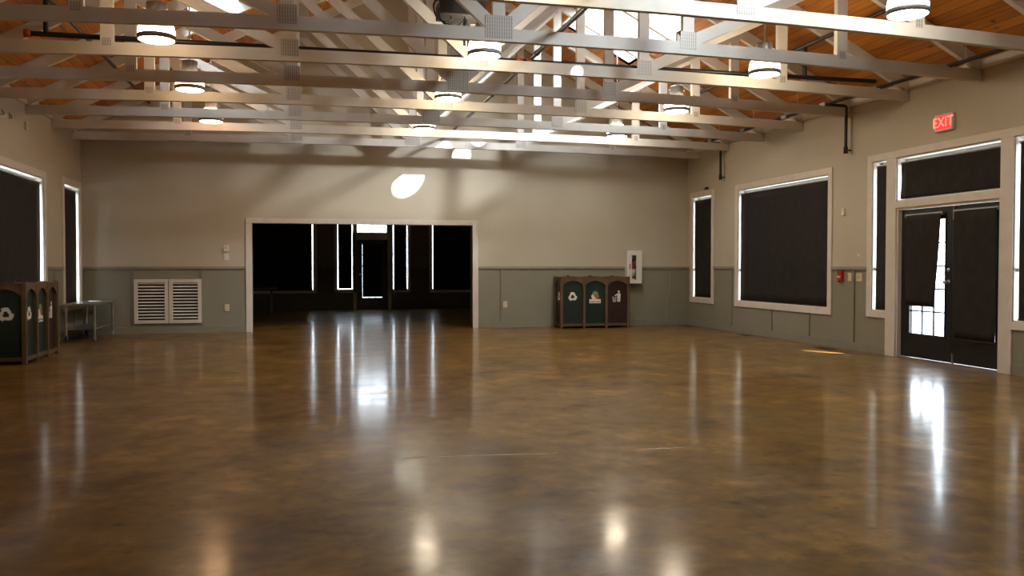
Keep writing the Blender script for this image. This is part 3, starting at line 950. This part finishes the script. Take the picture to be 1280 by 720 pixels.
for y, lab in ((13.35, 'dark wall hook farther from the white sensor on the side wall'), (13.66, 'dark wall hook closer to the white sensor on the side wall')):
    hk = thing('wall_hook', lab, 'hook', (XL + .0005, y, 3.45))
    MB().box(0, .012, -.012, .012, -.045, .045).build('back_plate', M_GREY, hk)
    MB().tube([(.012, 0, .02), (.03, 0, .0), (.032, 0, -.025), (.02, 0, -.04)], .006, 8).build('hook_arm', M_BLACK, hk)

def plate_y(name, label, cat, x, z, w, h, mat, kind):
    r = thing(name, label, cat, (x, YB - .0005, z))
    MB().box(-w / 2, w / 2, -.01 if kind != 'box' else -.03, 0, -h / 2, h / 2).build('cover_plate', mat, r, bevel=.003)
    if kind == 'outlet':
        for dz in (-.026, .026):
            MB().lathe([(0, -.013), (.016, -.0125), (.017, -.01)], 14, (0, 0, dz), 'y').build('socket', mat, r)
    elif kind == 'switch':
        MB().box(-.006, .006, -.02, -.01, -.012, .012).build('toggle', mat, r)
    else:
        MB().box(-.03, .03, -.034, -.03, -.01, .035).build('display', M_IVORY, r)
plate_y('thermostat', 'white thermostat above the light switch beside the wide opening', 'thermostat', -1.555, 1.645, .10, .125, M_WHITE, 'box')
plate_y('light_switch', 'white light switch plate under the thermostat beside the wide opening', 'light switch', -1.555, 1.475, .10, .125, M_WHITE, 'switch')
plate_y('power_outlet', 'ivory power outlet between the louvred vents and the wide opening', 'power outlet', -1.55, .485, .09, .135, M_IVORY, 'outlet')
plate_y('power_outlet', 'ivory power outlet between the wide opening and the recycling station', 'power outlet', 4.045, .49, .09, .135, M_IVORY, 'outlet')

# louvred vents
for x0, x1, lab in ((-3.24, -2.625, 'white louvred wall vent on the side nearer the work table'), (-2.61, -2.02, 'white louvred wall vent on the side nearer the wide opening')):
    r = thing('louvred_vent', lab, 'vent', ((x0 + x1) / 2, YB - .0005, .195), 0, 'louvred vents in the back wall')
    w = (x1 - x0) / 2; H = .85; t = .065
    MB().box(-w, -w + t, -.045, 0, 0, H).box(w - t, w, -.045, 0, 0, H).box(-w + t, w - t, -.045, 0, 0, t).box(-w + t, w - t, -.045, 0, H - t, H).build('frame', M_TRIM, r, bevel=.003)
    MB().box(-w + t, w - t, -.006, 0, t, H - t).build('backing', M_VENT, r)
    n = 12
    for k in range(n):
        z = t + (H - 2 * t) * (k + .5) / n
        s = MB()
        s.prism_x([(-.043, z + .006), (-.040, z + .000), (-.012, z + .020), (-.015, z + .026)], -w + t, w - t)
        s.build('louvre', M_TRIM, r)

# fire extinguisher cabinet
fc = thing('extinguisher_cabinet', 'white fire extinguisher cabinet with slot window above the recycling station end', 'cabinet', (6.885, YB - .0005, .93))
W, H, D = .165, .70, .15
bx = MB().box(-W, -W + .012, -D, 0, 0, H).box(W - .012, W, -D, 0, 0, H).box(-W, W, -D, 0, 0, .012).box(-W, W, -D, 0, H - .012, H).box(-W, W, -.012, 0, 0, H)
bx.build('box', M_WHITE, fc)
dr = MB()
a, c2, z0, z1 = -.062, .042, .075, .60
dr.box(-W - .006, a, -D - .02, -D, -.006, H + .006).box(c2, W + .006, -D - .02, -D, -.006, H + .006).box(a, c2, -D - .02, -D, -.006, z0).box(a, c2, -D - .02, -D, z1, H + .006)
do = dr.build('door', M_WHITE, fc, bevel=.003)
MB().box(a, c2, -D - .012, -D - .009, z0, z1).build('glass', M_GLASS, do)
MB().box(-.115, -.100, -D - .032, -D - .02, .30, .42).build('handle', M_BLACK, do, bevel=.003)
fe = thing('fire_extinguisher', 'red fire extinguisher with white label inside the white wall cabinet', 'fire extinguisher', (6.875, YB - .078, .9435))
MB().lathe([(0, 0), (.052, 0), (.056, .01), (.056, .36), (.05, .40), (.028, .425), (.02, .43), (.02, .45), (0, .45)], 24).build('cylinder', M_RED, fe)
MB().lathe([(.0565, .13), (.0567, .13), (.0567, .29), (.0565, .29)], 24).build('paper_label', M_DECAL, fe)
MB().lathe([(.0565, .05), (.0567, .05), (.0567, .085), (.0565, .085)], 24).build('lower_label', M_DECAL, fe)
MB().box(-.022, .022, -.02, .02, .45, .49).box(-.015, .09, -.012, .012, .49, .505).box(-.015, .08, -.012, .012, .52, .532).build('valve_head', M_BLACK, fe)
MB().tube([(-.02, 0, .47), (-.066, 0, .45), (-.072, 0, .36), (-.07, 0, .2)], .009, 8).build('hose', M_RUBBER, fe)

# floor registers
for y, x, lab in ((17.15, 7.985, 'dark floor register under the narrow corner window'), (14.65, 7.985, 'dark floor register under the large shaded window'), (12.0, 7.92, 'dark floor register beneath the red alarm pull')):
    r = thing('floor_register', lab, 'floor vent', (x, y, 0))
    MB().box(-.075, .075, -.19, -.165, 0, .006).box(-.075, .075, .165, .19, 0, .006).box(-.075, -.055, -.165, .165, 0, .006).box(.055, .075, -.165, .165, 0, .006).build('frame', M_VENT, r)
    s = MB()
    for k in range(9):
        yy = -.15 + .0375 * k; s.box(-.055, .055, yy - .008, yy + .008, .0005, .005)
    s.build('slat', M_VENT, r)
    MB().box(-.055, .055, -.165, .165, .0002, .0012).build('backing', M_RUBBER, r)

# ------------------------------------------------------------------ recycling stations
def arrows(cx, cz, R):
    """three chasing arrows in the xz plane -> list of polygons"""
    V = [Vector((cos(radians(90 + 120 * k)), sin(radians(90 + 120 * k)))) for k in range(3)]
    polys = []
    w = .21
    for k in range(3):
        A, B_, N = V[k - 1], V[k], V[(k + 1) % 3]
        pts = [A.lerp(B_, .46), A.lerp(B_, .80), B_.lerp(N, .20), B_.lerp(N, .26)]
        def off(p, q):
            d = (q - p).normalized(); n = Vector((-d.y, d.x)); return n * w
        n1, n2, n3 = off(pts[0], pts[1]), off(pts[1], pts[2]), off(pts[2], pts[3])
        up = [pts[0] + n1, pts[1] + (n1 + n2) * .62, pts[2] + (n2 + n3) * .62, pts[3] + n3]
        dn = [pts[0] - n1, pts[1] - (n1 + n2) * .62, pts[2] - (n2 + n3) * .62, pts[3] - n3]
        for i in range(3):
            polys.append([dn[i], dn[i + 1], up[i + 1], up[i]])
        tip = B_.lerp(N, .50); n = off(B_, N) * 1.9
        base = B_.lerp(N, .24)
        polys.append([base - n, tip, base + n])
    return [[(cx + p.x * R, cz + p.y * R) for p in q] for q in polys]


def circle(cx, cz, rx, rz, n=20):
    return [(cx + rx * cos(2 * pi * k / n), cz + rz * sin(2 * pi * k / n)) for k in range(n)]


def make_station(label, loc, rz):
    r = thing('recycling_station', label, 'recycling bin', loc, rz, 'three compartment recycling stations')
    L_, D_, H_ = 1.53, .50, 1.06
    n = 3; pw = .055; cw = (L_ - 4 * pw) / 3
    x0 = -L_ / 2
    # posts with small caps
    for k in range(4):
        x = x0 + k * (cw + pw)
        for y0, y1 in ((-D_ / 2, -D_ / 2 + pw), (D_ / 2 - pw, D_ / 2)):
            if 0 < k < 3 and y0 > 0: continue
            MB().box(x, x + pw, y0, y1, 0, H_ + .02).build('post', M_BROWN, r, bevel=.004)
    def arch(x0_, x1_, zt, rise, m=14):
        """header board with an arched underside from x0_ to x1_"""
        zs = zt - .16
        pts = [(x0_, zt), (x0_, zs)]
        pts += [(x0_ + (x1_ - x0_) * i / m, zs + rise * sin(pi * i / m) ** .75) for i in range(1, m)]
        pts += [(x1_, zs), (x1_, zt)]
        return pts
    for k in range(3):
        a = x0 + pw + k * (cw + pw); c = a + cw
        ar = arch(a, c, H_ - .012, .105)
        # split header into quads so the concave edge stays clean
        hb = MB()
        low = ar[1:-1]
        for i in range(len(low) - 1):
            (p, q), (p2, q2) = low[i], low[i + 1]
            hb.prism_y([(p, q), (p2, q2), (p2, H_ - .012), (p, H_ - .012)], -D_ / 2 + .008, -D_ / 2 + .036)
        hb.build('arched_header', M_BROWN, r)
        MB().box(a, c, -D_ / 2 + .01, -D_ / 2 + .045, .045, .095).build('bottom_rail', M_BROWN, r)
        mat = M_MAROON if k == 2 else M_GREEN
        pn = MB().box(a, c, -D_ / 2 + .040, -D_ / 2 + .052, .06, H_ - .03).build('panel', mat, r)
        yf = -D_ / 2 + .040
        cx = (a + c) / 2; cz = .66
        e = MB()
        if k == 0:
            for q in arrows(cx, cz, .105): e.prism_y(q, yf - .003, yf + .001)
            e.build('recycling_emblem', M_DECAL, pn)
        elif k == 1:
            e.prism_y([(cx - .125, cz - .14), (cx + .125, cz - .14), (cx + .125, cz - .055), (cx - .125, cz - .055)], yf - .002, yf + .001)
            e.prism_y(circle(cx - .02, cz - .04, .05, .05), yf - .003, yf)
            e.prism_y(circle(cx - .055, cz + .005, .026, .04), yf - .003, yf)
            e.build('caption_strip', M_DECAL, pn)
            MB().prism_y(circle(cx, cz + .065, .055, .05), yf - .004, yf).prism_y(circle(cx + .045, cz + .06, .025, .035), yf - .004, yf).build('green_fruit', M_DGREEN, pn)
            MB().prism_y(circle(cx + .04, cz, .05, .045), yf - .005, yf).build('red_fruit', M_DRED, pn)
            ln = MB()
            xx = cx - .10
            while xx < cx + .10:
                wd = random.uniform(.008, .016)
                if not (cx - .015 < xx < cx + .005):
                    ln.box(xx, xx + wd, yf - .0035, yf - .001, cz - .122, cz - .122 + random.choice((.018, .024, .03)))
                xx += wd + .005
            ln.build('caption_lettering', M_DGREY, pn)
        else:
            bx_ = cx + .035
            e.prism_y(circle(bx_, cz + .10, .023, .025), yf - .003, yf)
            e.prism_y([(bx_ - .03, cz - .115), (bx_ - .006, cz - .115), (bx_ - .003, cz - .02), (bx_ + .003, cz - .02), (bx_ + .006, cz - .115), (bx_ + .03, cz - .115), (bx_ + .04, cz + .065), (bx_ - .03, cz + .065)], yf - .003, yf)
            e.bar_xz((bx_ - .02, cz + .05), (bx_ - .085, cz + .015), .022, yf - .003, yf)
            e.build('litter_emblem', M_DECAL, pn)
            g = MB()
            for p, q in (((cx - .10, cz - .005), (cx - .085, cz - .11)), ((cx - .085, cz - .11), (cx - .035, cz - .11)), ((cx - .035, cz - .11), (cx - .025, cz - .005)), ((cx - .065, cz - .01), (cx - .06, cz - .10))):
                g.bar_xz(p, q, .011, yf - .003, yf)
            g.build('basket_emblem', M_DECAL, pn)
    # end panels
    for s in (-1, 1):
        xo = s * L_ / 2
        a, c = -D_ / 2 + pw, D_ / 2 - pw
        hb = MB(); m = 12
        for i in range(m):
            y1_, y2_ = a + (c - a) * i / m, a + (c - a) * (i + 1) / m
            f = lambda t: H_ - .172 + .105 * sin(pi * t) ** .75
            hb.prism_x([(y1_, f(i / m)), (y2_, f((i + 1) / m)), (y2_, H_ - .012), (y1_, H_ - .012)], xo - s * .036, xo - s * .008)
        hb.build('arched_header', M_BROWN, r)
        MB().box(xo - s * .045, xo - s * .01, a, c, .045, .095).build('bottom_rail', M_BROWN, r)
        pn = MB().box(xo - s * .052, xo - s * .040, a, c, .06, H_ - .03).build('panel', M_GREEN if s < 0 else M_MAROON, r)
        if s < 0:
            e = MB()
            for q in arrows(0, .66, .105): e.prism_x([(-p[0], p[1]) for p in q], xo + .037, xo + .041)
            e.build('recycling_emblem', M_DECAL, pn)
    MB().box(x0 + .02, -x0 - .02, D_ / 2 - .03, D_ / 2 - .015, .06, H_ - .02).build('back_panel', M_BROWN, r)
    MB().box(x0 + .03, -x0 - .03, -D_ / 2 + .05, D_ / 2 - .03, .05, .07).build('bottom_board', M_BROWN, r)
    tp = MB().box(x0 + .004, -x0 - .004, -D_ / 2 + .004, D_ / 2 - .004, H_ - .012, H_ + .012).build('top_board', M_BROWN, r, bevel=.003)
    for k in range(3):
        cx = x0 + pw + k * (cw + pw) + cw / 2
        MB().lathe([(.155, H_ + .012), (.155, H_ + .020), (.10, H_ + .022), (.10, H_ + .010)], 28, (cx, 0, 0)).build('opening_ring', M_BLACK, tp)
        MB().box(cx - .05, cx - .02, -.06, .06, H_ + .012, H_ + .045).build('lid_handle', M_BROWN, tp)
    return r
st1 = make_station('brown framed recycling station against the back wall below the extinguisher cabinet', (5.095 + .765, 17.07 + .25, 0), 0)
st2 = copy_tree(st1)
st2['label'] = 'brown framed recycling station at the side wall in front of the steel work table'
st2.location = (-3.615 - .25, 12.44 + .765, 0); st2.rotation_euler = (0, 0, pi / 2)

# ------------------------------------------------------------------ steel work table
tb = thing('work_table', 'stainless steel work table on casters in the corner by the louvred vents', 'table', (-3.81, 16.72, 0))
hx, hy, zt = .27, .77, .655
MB().box(-hx, hx, -hy, hy, zt - .035, zt).build('tabletop', M_STEEL, tb, bevel=.006)
MB().box(-hx + .04, hx - .04, -hy + .06, hy - .06, .205, .228).build('lower_shelf', M_STEEL, tb, bevel=.004)
for sx in (-1, 1):
    for sy in (-1, 1):
        x, y = sx * (hx - .045), sy * (hy - .07)
        lg = MB().tube([(x, y, .11), (x, y, zt - .034)], .019, 14).build('leg', M_STEEL, tb)
        cs = MB().box(x - .022, x - .018, y - .03, y + .035, .03, .108).box(x + .018, x + .022, y - .03, y + .035, .03, .108).box(x - .022, x + .022, y - .03, y + .03, .098, .112)
        co = cs.build('caster', M_GREY, lg)
        MB().lathe([(.012, -.014), (.046, -.014), (.0505, -.008), (.0505, .008), (.046, .014), (.012, .014), (.012, -.014)], 24, (x, y + .01, .0505), 'x').build('wheel', M_RUBBER if sx < 0 else M_GREY, co)
M_DIM = plain('dark_table_laminate', (.05, .05, .05), .6)
ct = thing('folding_table', 'barely visible dark folding table inside the dark room', 'table', (-1.55, 23.2, 0))
MB().box(-.9, .75, -.38, .38, .70, .735).build('tabletop', M_DIM, ct)
for x in (-.75, .62):
    lg = MB().tube([(x, -.3, 0), (x, -.3, .70)], .014, 8).tube([(x, .3, 0), (x, .3, .70)], .014, 8).tube([(x, -.3, .2), (x, .3, .2)], .012, 8)
    lg.build('leg', M_DIM, ct)

# ------------------------------------------------------------------ light
w = bpy.data.worlds.new('daylight'); scene.world = w; w.use_nodes = True
bg = w.node_tree.nodes['Background']
SKY = 12.0
sk = w.node_tree.nodes.new('ShaderNodeTexSky')
try:
    sk.sky_type = 'HOSEK_WILKIE'; sk.turbidity = 4; sk.ground_albedo = .4
    sk.sun_direction = Vector((.7, -.8, .55)).normalized()
except Exception:
    pass
tcw = w.node_tree.nodes.new('ShaderNodeTexCoord')
mxw = w.node_tree.nodes.new('ShaderNodeMix'); mxw.data_type = 'RGBA'; mxw.inputs['Factor'].default_value = .15
mxw.inputs['A'].default_value = (.86, .93, 1.0, 1)
w.node_tree.links.new(sk.outputs['Color'], mxw.inputs['B'])
w.node_tree.links.new(mxw.outputs['Result'], bg.inputs['Color'])
bg.inputs['Strength'].default_value = SKY
w.cycles.sampling_method = 'NONE'

def area(name, loc, rot, sx, sy, portal=True, power=0, col=(1, 1, 1)):
    l = bpy.data.lights.new(name, 'AREA'); l.shape = 'RECTANGLE'; l.size = sx; l.size_y = sy; l.energy = power; l.color = col
    l.cycles.is_portal = portal
    o = bpy.data.objects.new(name, l); C.objects.link(o); o.location = loc; o.rotation_euler = rot
    return o
for h, z in [(SKY_R[0], 6.13), (SKY_R[1], 6.13), (SKY_L[0], 5.73)]:
    sx, sy = h[1] - h[0] - .02, h[3] - h[2] - .02
    area('skylight_daylight', ((h[0] + h[1]) / 2, (h[2] + h[3]) / 2, z), (0, 0, 0), sx, sy, False, (9 if h is SKY_R[0] else 6 if h is SKY_R[1] else 4) * pi * sx * sy, (.88, .94, 1))

def spot(name, loc, target, power, ang, blend=.15, col=(.85, .93, 1), size=.01):
    l = bpy.data.lights.new(name, 'SPOT'); l.energy = power; l.spot_size = radians(ang); l.spot_blend = blend; l.color = col; l.shadow_soft_size = size
    o = bpy.data.objects.new(name, l); C.objects.link(o); o.location = loc
    d = Vector(target) - Vector(loc)
    o.rotation_euler = d.to_track_quat('-Z', 'Y').to_euler()
    return o
# shafts of sun through the skylights
spot('sunbeam_back_wall', (4.75, 14.6, 5.55), (2.02, 17.637, 3.03), 7000, 6.2, .25)
spot('sunbeam_chord', (4.9, 6.4, 5.5), (3.37, 9.10, 3.80), 1500, 2.6, .4)
spot('sunbeam_chord', (4.9, 6.6, 5.45), (3.32, 10.42, 3.75), 1500, 2.2, .4)
spot('sunbeam_high_wall', (4.75, 13.6, 5.45), (3.12, 17.637, 3.60), 3500, 4.8, .3)
spot('skylight_glow', (5.45, 14.0, 5.36), (1.7, 17.6, 2.9), 900, 56, .9, (.92, .96, 1), .20)
spot('skylight_glow', (4.95, 6.2, 5.35), (2.4, 9.5, 3.9), 380, 80, .9, (.82, .91, 1), .25)
# sun slipping past the door shade and the narrow side-wall shade
spot('sunbeam_floor', (XR - .04, 10.50, .30), (7.62, 11.45, .0), 1600, 9, .4, (1, .95, .85))
spot('sunbeam_corner', (XL + .02, 17.15, .98), (-3.25, 17.0, .0), 260, 26, .8)

# ------------------------------------------------------------------ camera
cam = bpy.data.cameras.new('camera'); co = bpy.data.objects.new('camera', cam); C.objects.link(co)
cam.sensor_width = 36; cam.lens = 1071.9 / 1280 * 36; cam.clip_start = .05; cam.clip_end = 200
co.location = (0, 0, 1.3)
co.rotation_euler = (pi / 2 - .0256, 0, -.2334)
scene.camera = co

# ------------------------------------------------------------------ look
scene.view_settings.view_transform = 'Standard'
scene.view_settings.look = 'None'
scene.view_settings.exposure = .42
scene.cycles.use_denoising = True
scene.cycles.use_adaptive_sampling = False
scene.cycles.max_bounces = 8
scene.cycles.diffuse_bounces = 5
scene.cycles.glossy_bounces = 4
scene.cycles.transparent_max_bounces = 12
scene.cycles.sample_clamp_indirect = 6
scene.cycles.caustics_reflective = False
scene.cycles.caustics_refractive = False
